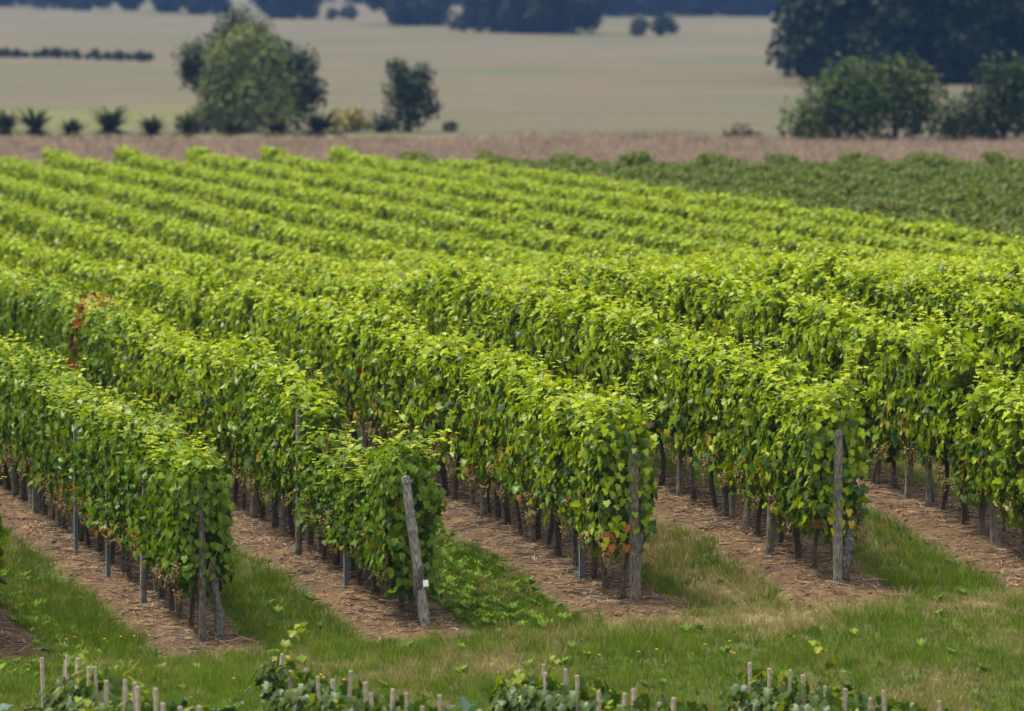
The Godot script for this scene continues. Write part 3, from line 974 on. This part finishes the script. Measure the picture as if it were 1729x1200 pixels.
func grass() -> void:
	var r := rng_of(9)
	var kinds := [make_tuft(0, 20, 0.115, 0.06), make_tuft(1, 24, 0.085, 0.075), make_tuft(2, 18, 0.17, 0.05)]
	var where := [[], [], []]
	var tint := [[], [], []]
	var weeds := []
	var weed_tint := []
	var far := 56.0
	while far < 150.0:
		var step := 0.088 if far < 76.0 else (0.12 if far < 95.0 else 0.22)
		far += step
		var half := far * 0.0762 + 1.2
		var x := -half
		while x < half:
			x += step * r.randf_range(0.7, 1.3)
			var px := x + r.randf_range(-0.05, 0.05)
			var pf := far + r.randf_range(-0.05, 0.05)
			var lane := lane_of(px, pf)
			var soil := soil_share(lane, pf)
			if soil > 0.12 + 0.3 * r.randf() or far > 108.0 and lane > 12.0:
				continue
			var dry := dryness(px, pf)
			if dry > 0.88 and r.randf() < 0.55:
				continue
			var g := Color(0.052, 0.106, 0.005).lerp(Color(0.175, 0.250, 0.012), r.randf())
			if r.randf() < dry * 0.85 + 0.05:
				g = Color(0.36, 0.285, 0.15).lerp(Color(0.27, 0.21, 0.10), r.randf())
			elif dry > 0.45:
				g = g.lerp(Color(0.16, 0.165, 0.04), 0.5)
			var p := on_ground(px, pf)
			var k := 0 if r.randf() < 0.5 else 1
			if patchy.get_noise_2d(px * 3.0 + 90.0, pf * 3.0) > 0.28 or lane < -4.0 and pf > 69.0 and r.randf() < 0.5:
				k = 2
			var sc := r.randf_range(0.7, 1.25) * (0.8 if dry > 0.6 else 1.0) * (1.0 if far < 95.0 else 1.5)
			where[k].append(Transform3D(Basis(Vector3.UP, r.randf() * TAU).scaled(Vector3(sc, sc * r.randf_range(0.7, 1.1), sc)), p))
			tint[k].append(g)
			var lush := exp(-pow((lane + 0.1) / 0.7, 2.0)) * smoothstep(69.0, 70.5, pf) + smoothstep(-4.0, -4.6, lane) * smoothstep(67.0, 69.0, pf) * 0.6 + 0.02
			if r.randf() < lush * 0.5 and dry < 0.6:
				var ws := r.randf_range(0.7, 1.3)
				weeds.append(Transform3D(Basis(Vector3.UP, r.randf() * TAU).scaled(Vector3.ONE * ws), p))
				weed_tint.append(Color(0.085, 0.165, 0.014).lerp(Color(0.15, 0.25, 0.025), r.randf()))
	var turf := Node3D.new()
	turf.name = "grass"
	turf.set_meta("kind", "stuff")
	turf.set_meta("label", "mown green and straw-coloured grass of the headland and aisles")
	add_child(turf)
	for k in 3:
		scattered("tufts", kinds[k], "blades", where[k], tint[k], turf)
	scattered("weeds", make_weed(0), "blades", weeds, weed_tint).set_meta("label", "broad-leaved weeds growing through the grass aisles")
	# small yellow flowers
	var fl := Builder.new()
	for k in 8:
		var a := TAU * k / 8.0
		fl.plain_leaf(Vector3(0, 0.12, 0), Vector3(cos(a), 0.35, sin(a)), Vector3.UP, 0.022, 0.3, Color(0.75, 0.46, 0.01))
	var st := Builder.new()
	st.tube(PackedVector3Array([Vector3(0, -0.01, 0), Vector3(0.006, 0.06, 0), Vector3(0, 0.12, 0)]), PackedFloat32Array([0.002, 0.002, 0.002]), 4, Color(0.09, 0.15, 0.02), 0.0, r)
	var fm := fl.mesh()
	var sm := st.mesh()
	var groups := [["below the straw-pale grass of the third row's end", 1.2, 66.4, 1.1, 0.4, 8], ["in the grass below the second row of vines", -2.2, 66.0, 0.8, 0.4, 6], ["in the lush grass beside the dark end post", -4.3, 70.3, 0.45, 0.6, 5]]
	for g in groups:
		for k in g[5]:
			var p := on_ground(g[1] + r.randf_range(-g[3], g[3]), g[2] + r.randf_range(-g[4], g[4]), 0.02)
			var t := tag(thing("yellow_flower", p, r.randf() * TAU), "one of several tiny yellow flowers " + g[0], "flower", "yellow flowers " + g[0]) as Node3D
			part("stem", sm, "blades", t)
			part("petals", fm, "blades", t)

func litter() -> void:     # prunings and dry straw on the bare strips
	var r := rng_of(15)
	var sticks := []
	for k in 3:
		var b := Builder.new()
		var path := PackedVector3Array()
		var radii := PackedFloat32Array()
		var p := Vector3(-0.16, 0, 0)
		for q in 5:
			path.append(p)
			radii.append(lerpf(0.0055, 0.0032, q / 4.0))
			p += Vector3(0.085, r.randf_range(-0.008, 0.014), r.randf_range(-0.014, 0.014))
		b.tube(path, radii, 5, Color.WHITE, 0.1, r)
		sticks.append(b.mesh())
	var where := [[], [], []]
	var tint := [[], [], []]
	var straw := []
	var straw_tint := []
	for row in range(-1, 7):
		var along := -0.7
		while along < 40.0:
			along += 0.0062 if along < 14.0 else 0.02
			var aside := r.randfn(0.0, 0.3)
			if absf(aside) > 0.75:
				continue
			var p := in_row(row, along, aside)
			var s := seen_at(p)
			if absf(s.x) > 0.56:
				continue
			if r.randf() < 0.3:
				var k := r.randi() % 3
				var ln := r.randf_range(0.3, 1.1)
				where[k].append(Transform3D(Basis(Vector3.UP, r.randf() * TAU) * Basis(Vector3.BACK, r.randf_range(-0.2, 0.2)) * Basis.from_scale(Vector3(ln, 1, 1) * r.randf_range(0.8, 1.2)), p + Vector3(0, 0.015, 0)))
				tint[k].append((Color(0.035, 0.02, 0.012) if r.randf() < 0.5 else Color(0.09, 0.058, 0.036).lerp(Color(0.34, 0.27, 0.19), pow(r.randf(), 1.8))))
			else:
				straw.append(Transform3D(Basis(Vector3.UP, r.randf() * TAU).scaled(Vector3.ONE * r.randf_range(0.6, 1.3)), p))
				straw_tint.append(Color(0.22, 0.135, 0.060).lerp(Color(0.40, 0.285, 0.145), r.randf()) if r.randf() < 0.55 else Color(0.10, 0.052, 0.024))
	var n := Node3D.new()
	n.name = "vine_prunings"
	n.set_meta("kind", "stuff")
	n.set_meta("label", "cut vine twigs and dry straw strewn over the soil strips")
	add_child(n)
	for k in 3:
		scattered("twigs", sticks[k], "straw", where[k], tint[k], n)
	var clods := []
	var clod_tint := []
	for row in range(-1, 6):
		var along := -0.9
		while along < 22.0:
			along += 0.034
			var p := in_row(row, along, r.randf_range(-0.62, 0.62))
			if absf(seen_at(p).x) > 0.54:
				continue
			var sc := 0.010 + 0.03 * pow(r.randf(), 3.0)
			clods.append(Transform3D(Basis.from_euler(Vector3(r.randf() * TAU, r.randf() * TAU, 0)) * Basis.from_scale(Vector3(sc, sc * r.randf_range(0.5, 0.9), sc * r.randf_range(0.7, 1.2))), p))
			clod_tint.append(Color(0.07, 0.038, 0.016).lerp(Color(0.16, 0.095, 0.042), r.randf()))
	var cb := Builder.new()
	cb.ball(Vector3.ZERO, Vector3.ONE, Color.WHITE)
	scattered("clods", cb.mesh(), "straw", clods, clod_tint, n)
	var b := Builder.new()
	for k in 9:
		var a := r.randf() * TAU
		var d := Vector3(cos(a), r.randf_range(0.05, 0.5), sin(a)).normalized()
		b.blade(Vector3(r.randf_range(-0.05, 0.05), 0.0, r.randf_range(-0.05, 0.05)), d, Vector3(0, -0.25, 0), d.cross(Vector3.UP).normalized(), r.randf_range(0.06, 0.13), 0.003, Color.WHITE)
	scattered("dry_straw", b.mesh(), "straw", straw, straw_tint, n)

func stubble() -> void:
	var r := rng_of(21)
	var b := Builder.new()
	for k in 9:
		var a := r.randf() * TAU
		var d := Vector3(cos(a), 0, sin(a))
		b.blade(d * 0.22 * r.randf(), (Vector3.UP + d * r.randf_range(0, 0.5)).normalized(), d * r.randf_range(0, 0.5), d.cross(Vector3.UP), r.randf_range(0.14, 0.38), 0.014, Color.WHITE.lerp(Color(0.7, 0.68, 0.66), r.randf()))
	var m := b.mesh()
	var where := []
	var tint := []
	var far := 205.5
	while far < 316.0:
		far += 0.34
		var x := -far * 0.1 - 2.0
		while x < far * 0.08 + 2.0:
			x += r.randf_range(0.2, 0.62)
			if far > 307.0 and x < 0.0 or far > 306.0 and x > 9.0:
				continue
			var s := r.randf_range(0.6, 1.2)
			where.append(Transform3D(Basis(Vector3.UP, r.randf() * TAU).scaled(Vector3(s, s * r.randf_range(0.6, 1.2), s)), on_ground(x, far + r.randf_range(-0.15, 0.15))))
			tint.append(Color(0.16, 0.115, 0.08).lerp(Color(0.44, 0.345, 0.26), clampf(r.randf() + 0.5 * patchy.get_noise_2d(x, far), 0.0, 1.0)))
	print("stubble ", where.size())
	scattered("stubble", m, "straw", where, tint).set_meta("label", "dry pinkish stubble standing across the field behind the vines")


# ---------------------------------------------------------------- trees

# blobs: centre and radii of the leaf masses; leaves sit near their surfaces
func make_crown(s: int, blobs: Array, per: float, size: float, dark: Color, light: Color, hang := 0.0) -> ArrayMesh:
	var r := rng_of(s + 5200)
	var b := Builder.new()
	for bl in blobs:
		var c: Vector3 = bl[0]
		var rad: Vector3 = bl[1]
		var count := int(per * (rad.x * rad.y + rad.y * rad.z + rad.x * rad.z) / 3.0)
		var tone := r.randf_range(-0.25, 0.25)
		for k in count:
			var d := Vector3(r.randfn(), r.randfn(), r.randfn()).normalized()
			var depth := 1.0 - pow(r.randf(), 2.2) * 0.75
			var p := c + d * rad * depth * (1.0 + 0.34 * sin(d.x * 6.0 + s) * cos(d.y * 5.0 + d.z * 4.0))
			var tip := Vector3(r.randf_range(-1, 1), r.randf_range(-1.0, 0.5) - hang * 2.0, r.randf_range(-1, 1)) + d * 0.3
			var face := d + Vector3(r.randf_range(-0.8, 0.8), r.randf_range(-0.2, 1.1), r.randf_range(-0.8, 0.8))
			var col := dark.lerp(light, clampf(r.randf() + tone, 0.0, 1.0))
			b.plain_leaf(p, tip, face, size * r.randf_range(0.6, 1.3), 0.34 - hang * 0.16, col)
	return b.mesh()

func make_tree_trunk(s: int, blobs: Array, tall: float, thick: float) -> ArrayMesh:
	var r := rng_of(s + 5600)
	var b := Builder.new()
	var path := PackedVector3Array()
	var radii := PackedFloat32Array()
	for k in 8:
		var t := k / 7.0
		path.append(Vector3(0.05 * tall * sin(t * 2.0 + s) * t, lerpf(-0.3, tall, t), 0.04 * tall * cos(t * 1.7 + s) * t))
		radii.append(thick * lerpf(1.25, 0.3, t) * (1.3 if k == 0 else 1.0))
	b.tube(path, radii, 9, Color(0.10, 0.08, 0.06), 0.1, r)
	for bl in blobs:
		var c: Vector3 = bl[0]
		var from: Vector3 = path[clampi(int(clampf((c.y * 0.6) / tall, 0.15, 0.9) * 7.0), 1, 6)]
		var arm := PackedVector3Array()
		var ar := PackedFloat32Array()
		for q in 5:
			var t := q / 4.0
			arm.append(from.lerp(c, t) + Vector3(0, 0.12 * (from - c).length() * sin(t * PI) * -0.5, 0))
			ar.append(lerpf(thick * 0.45, thick * 0.1, t))
		b.tube(arm, ar, 6, Color(0.10, 0.08, 0.06), 0.1, r, false)
	return b.mesh()

func random_blobs(s: int, tall: float, wide: float, count: int, foot: float) -> Array:
	var r := rng_of(s + 5900)
	var out := []
	for k in count:
		var t := (k + 0.5) / count
		var y := lerpf(foot, tall * 0.88, t)
		var reach := wide * 0.5 * sin(clampf(0.25 + t * 0.72, 0.0, 1.0) * PI) * r.randf_range(0.55, 0.95)
		var a := k * 2.4 + r.randf_range(-0.5, 0.5)
		var rad := wide * r.randf_range(0.17, 0.27)
		out.append([Vector3(cos(a) * reach, y, sin(a) * reach), Vector3(rad, rad * r.randf_range(0.75, 1.1), rad)])
	return out

func plant_tree(called: String, label: String, category: String, group: String, at: Vector3, trunk: Mesh, crown: Mesh, turn := 0.0, scale := 1.0) -> void:
	var t := tag(thing(called, at, turn), label, category, group) as Node3D
	t.scale = Vector3.ONE * scale
	part("trunk", trunk, "bark", t)
	part("crown", crown, "tree leaves", t)

func trees() -> void:
	var deep := Color(0.010, 0.020, 0.007)
	var mid := Color(0.026, 0.045, 0.014)
	var r := rng_of(63)
	# the clump beyond the stubble
	var list := [
		["dark_tree", "tall dark tree rising behind the pale willow", -14.6, 334.0, [[Vector3(-0.6, 2.6, 0), Vector3(1.1, 0.9, 1.0)], [Vector3(-1.2, 3.6, 0.2), Vector3(0.9, 0.8, 0.9)], [Vector3(0.3, 4.2, 0.2), Vector3(1.0, 0.9, 0.9)], [Vector3(0.9, 5.3, 0), Vector3(0.9, 0.75, 0.8)], [Vector3(1.7, 4.7, 0), Vector3(1.0, 0.8, 0.9)], [Vector3(-1.4, 2.9, -0.2), Vector3(0.6, 0.6, 0.6)], [Vector3(0.2, 1.5, 0), Vector3(0.8, 0.9, 0.8)], [Vector3(2.6, 3.5, 0), Vector3(0.9, 1.0, 0.9)]], 5.2, 0.17, deep, mid, 0.0],
		["dark_tree", "dark ragged tree showing on the far shoulder of the willow", -10.6, 331.0, [[Vector3(0, 2.4, 0), Vector3(1.0, 1.2, 0.9)], [Vector3(0.5, 3.2, 0), Vector3(0.6, 0.8, 0.6)], [Vector3(-0.5, 3.6, 0), Vector3(0.8, 0.7, 0.7)], [Vector3(0.9, 1.9, 0), Vector3(0.6, 0.6, 0.6)], [Vector3(0.1, 1.2, 0), Vector3(0.8, 0.8, 0.8)]], 3.8, 0.12, deep, mid, 0.0],
		["willow_tree", "pale grey-green willow, broad and drooping, in front of dark trees", -12.9, 324.0, [[Vector3(0, 3.6, 0), Vector3(1.4, 1.5, 1.2)], [Vector3(-0.9, 2.5, 0.2), Vector3(1.3, 1.6, 1.1)], [Vector3(1.0, 2.4, 0.2), Vector3(1.3, 1.6, 1.1)], [Vector3(0.2, 1.5, 0.6), Vector3(1.7, 1.3, 1.0)], [Vector3(-1.2, 1.1, 0.3), Vector3(1.2, 1.0, 1.0)], [Vector3(1.5, 1.2, 0.3), Vector3(1.1, 1.0, 1.0)], [Vector3(0.3, 4.5, 0), Vector3(1.15, 0.75, 0.9)], [Vector3(-0.9, 3.7, 0.1), Vector3(0.9, 1.0, 0.9)], [Vector3(1.1, 3.6, 0.1), Vector3(1.0, 1.1, 0.9)]], 4.8, 0.16, Color(0.060, 0.085, 0.026), Color(0.135, 0.165, 0.055), 0.7],
		["small_tree", "lone dark ragged tree standing clear in the open field", -5.0, 326.0, [[Vector3(0, 1.0, 0), Vector3(1.1, 0.9, 0.9)], [Vector3(-0.3, 2.0, 0), Vector3(0.9, 0.8, 0.8)], [Vector3(0.6, 1.9, 0), Vector3(0.7, 0.7, 0.7)], [Vector3(-0.4, 2.9, 0), Vector3(0.6, 0.55, 0.6)], [Vector3(0.7, 2.9, 0), Vector3(0.45, 0.5, 0.45)], [Vector3(0.1, 2.4, 0), Vector3(0.7, 0.7, 0.7)], [Vector3(1.1, 1.2, 0), Vector3(0.5, 0.4, 0.5)], [Vector3(-0.7, 3.3, 0), Vector3(0.4, 0.3, 0.4)]], 3.3, 0.11, Color(0.012, 0.022, 0.010), Color(0.030, 0.048, 0.020), 0.0],
		["shrub", "dark low shrub at the near foot of the lone tree", -6.35, 325.0, [[Vector3(0, 0.45, 0), Vector3(0.5, 0.45, 0.5)], [Vector3(0.45, 0.4, 0), Vector3(0.4, 0.35, 0.4)]], 0.5, 0.05, deep, mid, 0.0],
		["shrub", "dark shrub at the willow's foot behind the palm row", -15.4, 322.0, [[Vector3(0, 0.5, 0), Vector3(0.7, 0.55, 0.5)], [Vector3(0.6, 0.7, 0), Vector3(0.6, 0.6, 0.5)]], 0.6, 0.05, deep, mid, 0.0],
		["yellow_shrub", "yellowish flowering shrub beside the willow", -7.9, 325.0, [[Vector3(-0.4, 0.5, 0), Vector3(0.6, 0.55, 0.5)], [Vector3(0.3, 0.8, 0), Vector3(0.5, 0.45, 0.5)], [Vector3(0.5, 0.4, 0), Vector3(0.6, 0.45, 0.5)]], 0.7, 0.05, Color(0.07, 0.085, 0.03), Color(0.26, 0.20, 0.03), 0.0],
		["shrub", "tiny round bush just past the lone tree", -3.0, 326.0, [[Vector3(0, 0.25, 0), Vector3(0.35, 0.28, 0.35)]], 0.3, 0.03, deep, mid, 0.0],
		["dry_shrub", "bare brownish shrub at the field edge before the green bushes", 10.5, 307.0, [[Vector3(0, 0.35, 0), Vector3(0.4, 0.4, 0.3)], [Vector3(-0.5, 0.25, 0), Vector3(0.4, 0.25, 0.3)], [Vector3(0.6, 0.22, 0), Vector3(0.4, 0.22, 0.3)]], 0.5, 0.03, Color(0.07, 0.05, 0.035), Color(0.12, 0.085, 0.06), 0.0],
		["round_bush", "large mid-green rounded bush, first of the three by the stubble", 14.6, 301.0, [[Vector3(0, 1.2, 0), Vector3(1.5, 1.25, 1.2)], [Vector3(-1.2, 0.9, 0), Vector3(1.1, 0.95, 1.0)], [Vector3(0.5, 2.4, 0), Vector3(1.2, 1.1, 1.0)], [Vector3(1.1, 1.5, 0.2), Vector3(1.0, 1.4, 1.0)], [Vector3(-0.3, 2.0, 0), Vector3(1.0, 0.9, 0.9)]], 2.6, 0.12, Color(0.022, 0.042, 0.010), Color(0.065, 0.098, 0.018), 0.0],
		["round_bush", "taller yellow-green rounded bush in the middle of the three", 17.3, 303.0, [[Vector3(0, 1.3, 0), Vector3(1.5, 1.3, 1.2)], [Vector3(-0.8, 2.3, 0), Vector3(1.0, 1.2, 1.0)], [Vector3(0.4, 2.7, 0), Vector3(1.1, 0.9, 1.0)], [Vector3(1.1, 1.7, 0.2), Vector3(1.0, 1.3, 1.0)]], 2.8, 0.12, Color(0.020, 0.036, 0.009), Color(0.062, 0.082, 0.016), 0.0],
		["round_bush", "wide dark green bush at the picture edge by the stubble", 22.0, 300.5, [[Vector3(0, 1.3, 0), Vector3(1.7, 1.3, 1.2)], [Vector3(-1.3, 1.1, 0.2), Vector3(1.2, 1.1, 1.0)], [Vector3(0.2, 2.5, 0), Vector3(1.5, 1.2, 1.1)], [Vector3(1.6, 1.8, 0.2), Vector3(1.4, 1.5, 1.0)], [Vector3(-2.2, 0.7, 0.2), Vector3(0.8, 0.7, 0.8)]], 2.8, 0.13, Color(0.012, 0.024, 0.007), Color(0.034, 0.052, 0.012), 0.0]]
	for k in list.size():
		var e: Array = list[k]
		plant_tree(e[0], e[1], "tree" if e[0].ends_with("tree") else "bush", "trees and bushes beyond the stubble", on_ground(e[2], e[3]), make_tree_trunk(k, e[4], e[5], e[6]), make_crown(k, e[4], 850.0 * (1.25 if k == 2 else 1.0), 0.2 if k != 2 else 0.26, e[7], e[8], e[9]), 0.0, 1.1 if k > 8 else 1.0)
	# far trees: a few kinds, repeated
	var kinds := []
	for k in 6:
		var tall := 9.5 + 1.2 * (k % 3)
		var bl := random_blobs(k, tall, 8.5 + 0.7 * (k % 2), 15, 1.4)
		kinds.append([make_tree_trunk(80 + k, bl, tall * 0.8, 0.24), make_crown(80 + k, bl, 300.0, 0.55, Color(0.007, 0.014, 0.007), Color(0.020, 0.034, 0.014))])
	var wood := [[25.1, 492], [30.9, 488], [36.7, 495], [42.4, 490], [48.9, 493], [26.9, 505], [33.4, 503], [39.4, 507], [45.9, 505], [52.9, 507], [26.4, 524], [33.9, 527], [41.9, 525], [49.9, 530], [30.9, 560], [39.9, 565], [49.9, 560], [58.9, 570]]
	for k in wood.size():
		var e: Array = wood[k]
		var q: Array = kinds[(k * 5 + 1) % 6]
		plant_tree("woodland_tree", "dark broad-leaved tree, %s of the %s line of the near wood" % [ordinal([k, k - 5, k - 10, k - 14][[5, 10, 14, 99].find_custom(func(e2): return k < e2)] + 1), ["front", "second", "third", "rearmost"][[5, 10, 14, 99].find_custom(func(e2): return k < e2)]], "tree", "trees of the near wood", on_ground(e[0], e[1]), q[0], q[1], r.randf() * TAU, r.randf_range(0.95, 1.2))
	# the oblique tree line that closes the far field, with its gaps
	var line := [[7.6, 868], [4.2, 878], [1.0, 884], [-1.6, 893], [3.0, 900], [-13.6, 1000], [-17.2, 1010], [-15.0, 1025], [-36.2, 1105], [-38.0, 1118], [-54.5, 1190], [-60.0, 1210], [-71.0, 1235], [-79.0, 1260], [-88.0, 1290], [-98.0, 1320], [-108.0, 1350]]
	for k in line.size():
		var e: Array = line[k]
		var q: Array = kinds[(k * 5 + 2) % 6]
		plant_tree("field_edge_tree", "blue-hazed tree, %s counted away from the near wood along the far field edge" % ordinal(k + 1), "tree", "trees along the far field edge", on_ground(e[0], e[1]), q[0], q[1], r.randf() * TAU, r.randf_range(0.85, 1.1))
	var back := [[14.0, 1150], [20.0, 1160], [26.0, 1150], [32.0, 1165], [39.0, 1155], [46.0, 1160], [54.0, 1165], [8.0, 1165], [2.0, 1180], [-5.0, 1300], [-14.0, 1320], [-50.0, 1420], [-30.0, 1400], [-22.0, 1390], [-40.0, 1410], [62.0, 1160], [70.0, 1170], [30.0, 1180], [42.0, 1180]]
	for k in back.size():
		var e: Array = back[k]
		var q: Array = kinds[(k * 5 + 3) % 6]
		plant_tree("distant_tree", "faint blue tree of the farthest wood, %s of those behind the field-edge line" % ordinal(k + 1), "tree", "trees of the farthest wood", on_ground(e[0], e[1]), q[0], q[1], r.randf() * TAU, r.randf_range(0.95, 1.25))
	var small := random_blobs(33, 2.5, 2.6, 6, 0.6)
	var sc := [make_tree_trunk(120, small, 1.8, 0.1), make_crown(120, small, 420.0, 0.4, Color(0.012, 0.022, 0.009), Color(0.030, 0.048, 0.018))]
	var low := [[16.3, 850, 0.95, "smaller of two lone round bushes high in the far field"], [19.2, 852, 1.1, "larger of two lone round bushes high in the far field"], [-26.4, 1090, 1.0, "lower bush in the gap of the far tree line"], [-28.8, 1085, 0.8, "tiny bush at the edge of the far tree line's gap"], [-6.7, 905, 1.0, "bush filling the gap between two blocks of far trees"]]
	for e in low:
		plant_tree("field_bush", e[3], "bush", "lone bushes of the far field", on_ground(e[0], e[1]), sc[0], sc[1], r.randf() * TAU, e[2])
	# a strip of brush across the field
	for k in 29:
		var x := -54.0 + k * 0.72
		plant_tree("brush_shrub", "low dark shrub, %s from the picture edge in the brushy strip" % ordinal(k + 1), "bush", "shrubs of the brushy strip", on_ground(x, 655.0 + 3.0 * (k % 3) - k * 1.1), sc[0], sc[1], r.randf() * TAU, r.randf_range(0.28, 0.5) - 0.003 * k)

func palms() -> void:
	var r := rng_of(71)
	var fronds := []
	for s in 3:
		var b := Builder.new()
		for k in 170:
			var a := TAU * k / 170.0 * 7.0 + r.randf()
			var d := Vector3(cos(a), 0, sin(a))
			var rise := r.randf_range(-0.3, 1.0) if r.randf() < 0.55 else r.randf_range(0.8, 3.0)
			b.blade(Vector3(0, 0.3, 0) + d * 0.05, (d + Vector3.UP * rise).normalized(), Vector3(0, -0.22, 0) + d * 0.15, d.cross(Vector3.UP), r.randf_range(0.4, 1.05), 0.085, Color(0.012, 0.022, 0.006).lerp(Color(0.055, 0.068, 0.014) if s < 2 else Color(0.12, 0.115, 0.02), r.randf()), 3)
		fronds.append(b.mesh())
	var trunk := Builder.new()
	trunk.tube(PackedVector3Array([Vector3(0, -0.1, 0), Vector3(0.01, 0.15, 0), Vector3(0, 0.33, 0)]), PackedFloat32Array([0.11, 0.1, 0.12]), 8, Color(0.06, 0.05, 0.04), 0.2, r)
	var tm := trunk.mesh()
	var xs := [8, 60, 122, 187, 256, 320, 393, 468, 540]
	var looks := ["cut by the picture edge", "dark and spreading, second from the picture edge", "the lowest, with flat fronds", "tall with a clear trunk, before the open field", "dark and even, halfway to the willow", "broad and yellowish, at the willow's near foot", "dark, right before the willow", "broad and olive, before the willow's far side", "upright with a clear trunk, last of the row"]
	var size := [1.3, 1.5, 1.15, 1.55, 1.35, 1.5, 1.2, 1.4, 1.6]
	for k in xs.size():
		var x: float = (xs[k] - 864.5) / 11340.0 * 309.0
		var t := tag(thing("dwarf_palm", on_ground(x, 309.0 + r.randf_range(-1, 1)), r.randf() * TAU), "spiky palm-like plant, " + looks[k], "palm", "row of spiky palms beyond the stubble") as Node3D
		t.scale = Vector3(r.randf_range(0.85, 1.1), r.randf_range(0.85, 1.12), r.randf_range(0.85, 1.1)) * size[k]
		part("trunk", tm, "plain", t)
		part("fronds", fronds[[0, 1, 0, 1, 0, 2, 0, 2, 1][k]], "tree leaves", t)


# ---------------------------------------------------------------- the scene

func _ready() -> void:
	var camera := Camera3D.new()
	camera.name = "camera"
	camera.position = Vector3(0, EYE, 0)
	camera.rotation = Vector3(-atan(600.0 / 11340.0), 0, 0)
	var lens := CameraAttributesPhysical.new()
	lens.frustum_focal_length = 226.8
	lens.frustum_focus_distance = 74.5
	lens.exposure_aperture = 2.8
	lens.frustum_near = 1.0
	lens.frustum_far = 6000.0
	camera.attributes = lens
	camera.current = true
	add_child(camera)

	var around := WorldEnvironment.new()
	around.name = "environment"
	var env := Environment.new()
	env.tonemap_mode = Environment.TONE_MAPPER_LINEAR
	env.tonemap_exposure = 5.1
	env.background_mode = Environment.BG_SKY
	var sky := ProceduralSkyMaterial.new()
	sky.sky_top_color = Color(1.0, 0.99, 0.965)
	sky.sky_energy_multiplier = 0.68
	sky.sky_horizon_color = Color(0.56, 0.58, 0.60)
	sky.sky_curve = 0.45
	sky.ground_bottom_color = Color(0.25, 0.25, 0.22)
	sky.ground_horizon_color = Color(0.5, 0.54, 0.58)
	sky.sun_angle_max = 30.0
	env.sky = Sky.new()
	env.sky.sky_material = sky
	env.sdfgi_enabled = true
	env.ssao_enabled = true
	env.ssil_enabled = true
	env.fog_enabled = true
	env.fog_density = 0.00009
	env.fog_light_color = Color(0.50, 0.68, 1.0)
	around.environment = env
	add_child(around)

	var sun := DirectionalLight3D.new()
	sun.name = "sun"
	sun.light_color = Color(1.0, 0.96, 0.88)
	sun.light_energy = 0.5
	sun.light_angular_distance = 10.0
	sun.shadow_enabled = true
	sun.rotation = Vector3(deg_to_rad(-68), deg_to_rad(-112), 0)
	add_child(sun)

	patchy.seed = 5
	patchy.frequency = 0.22
	patchy.fractal_octaves = 3
	fine.seed = 8
	fine.frequency = 0.9
	fine.fractal_octaves = 3
	materials()
	var t0 := Time.get_ticks_msec()
	ground()
	trees()
	palms()
	leaf_meshes()
	vines()
	posts()
	young_vines()
	cabbage_plants()
	litter()
	stubble()
	grass()
	print("built in ", Time.get_ticks_msec() - t0, " ms")
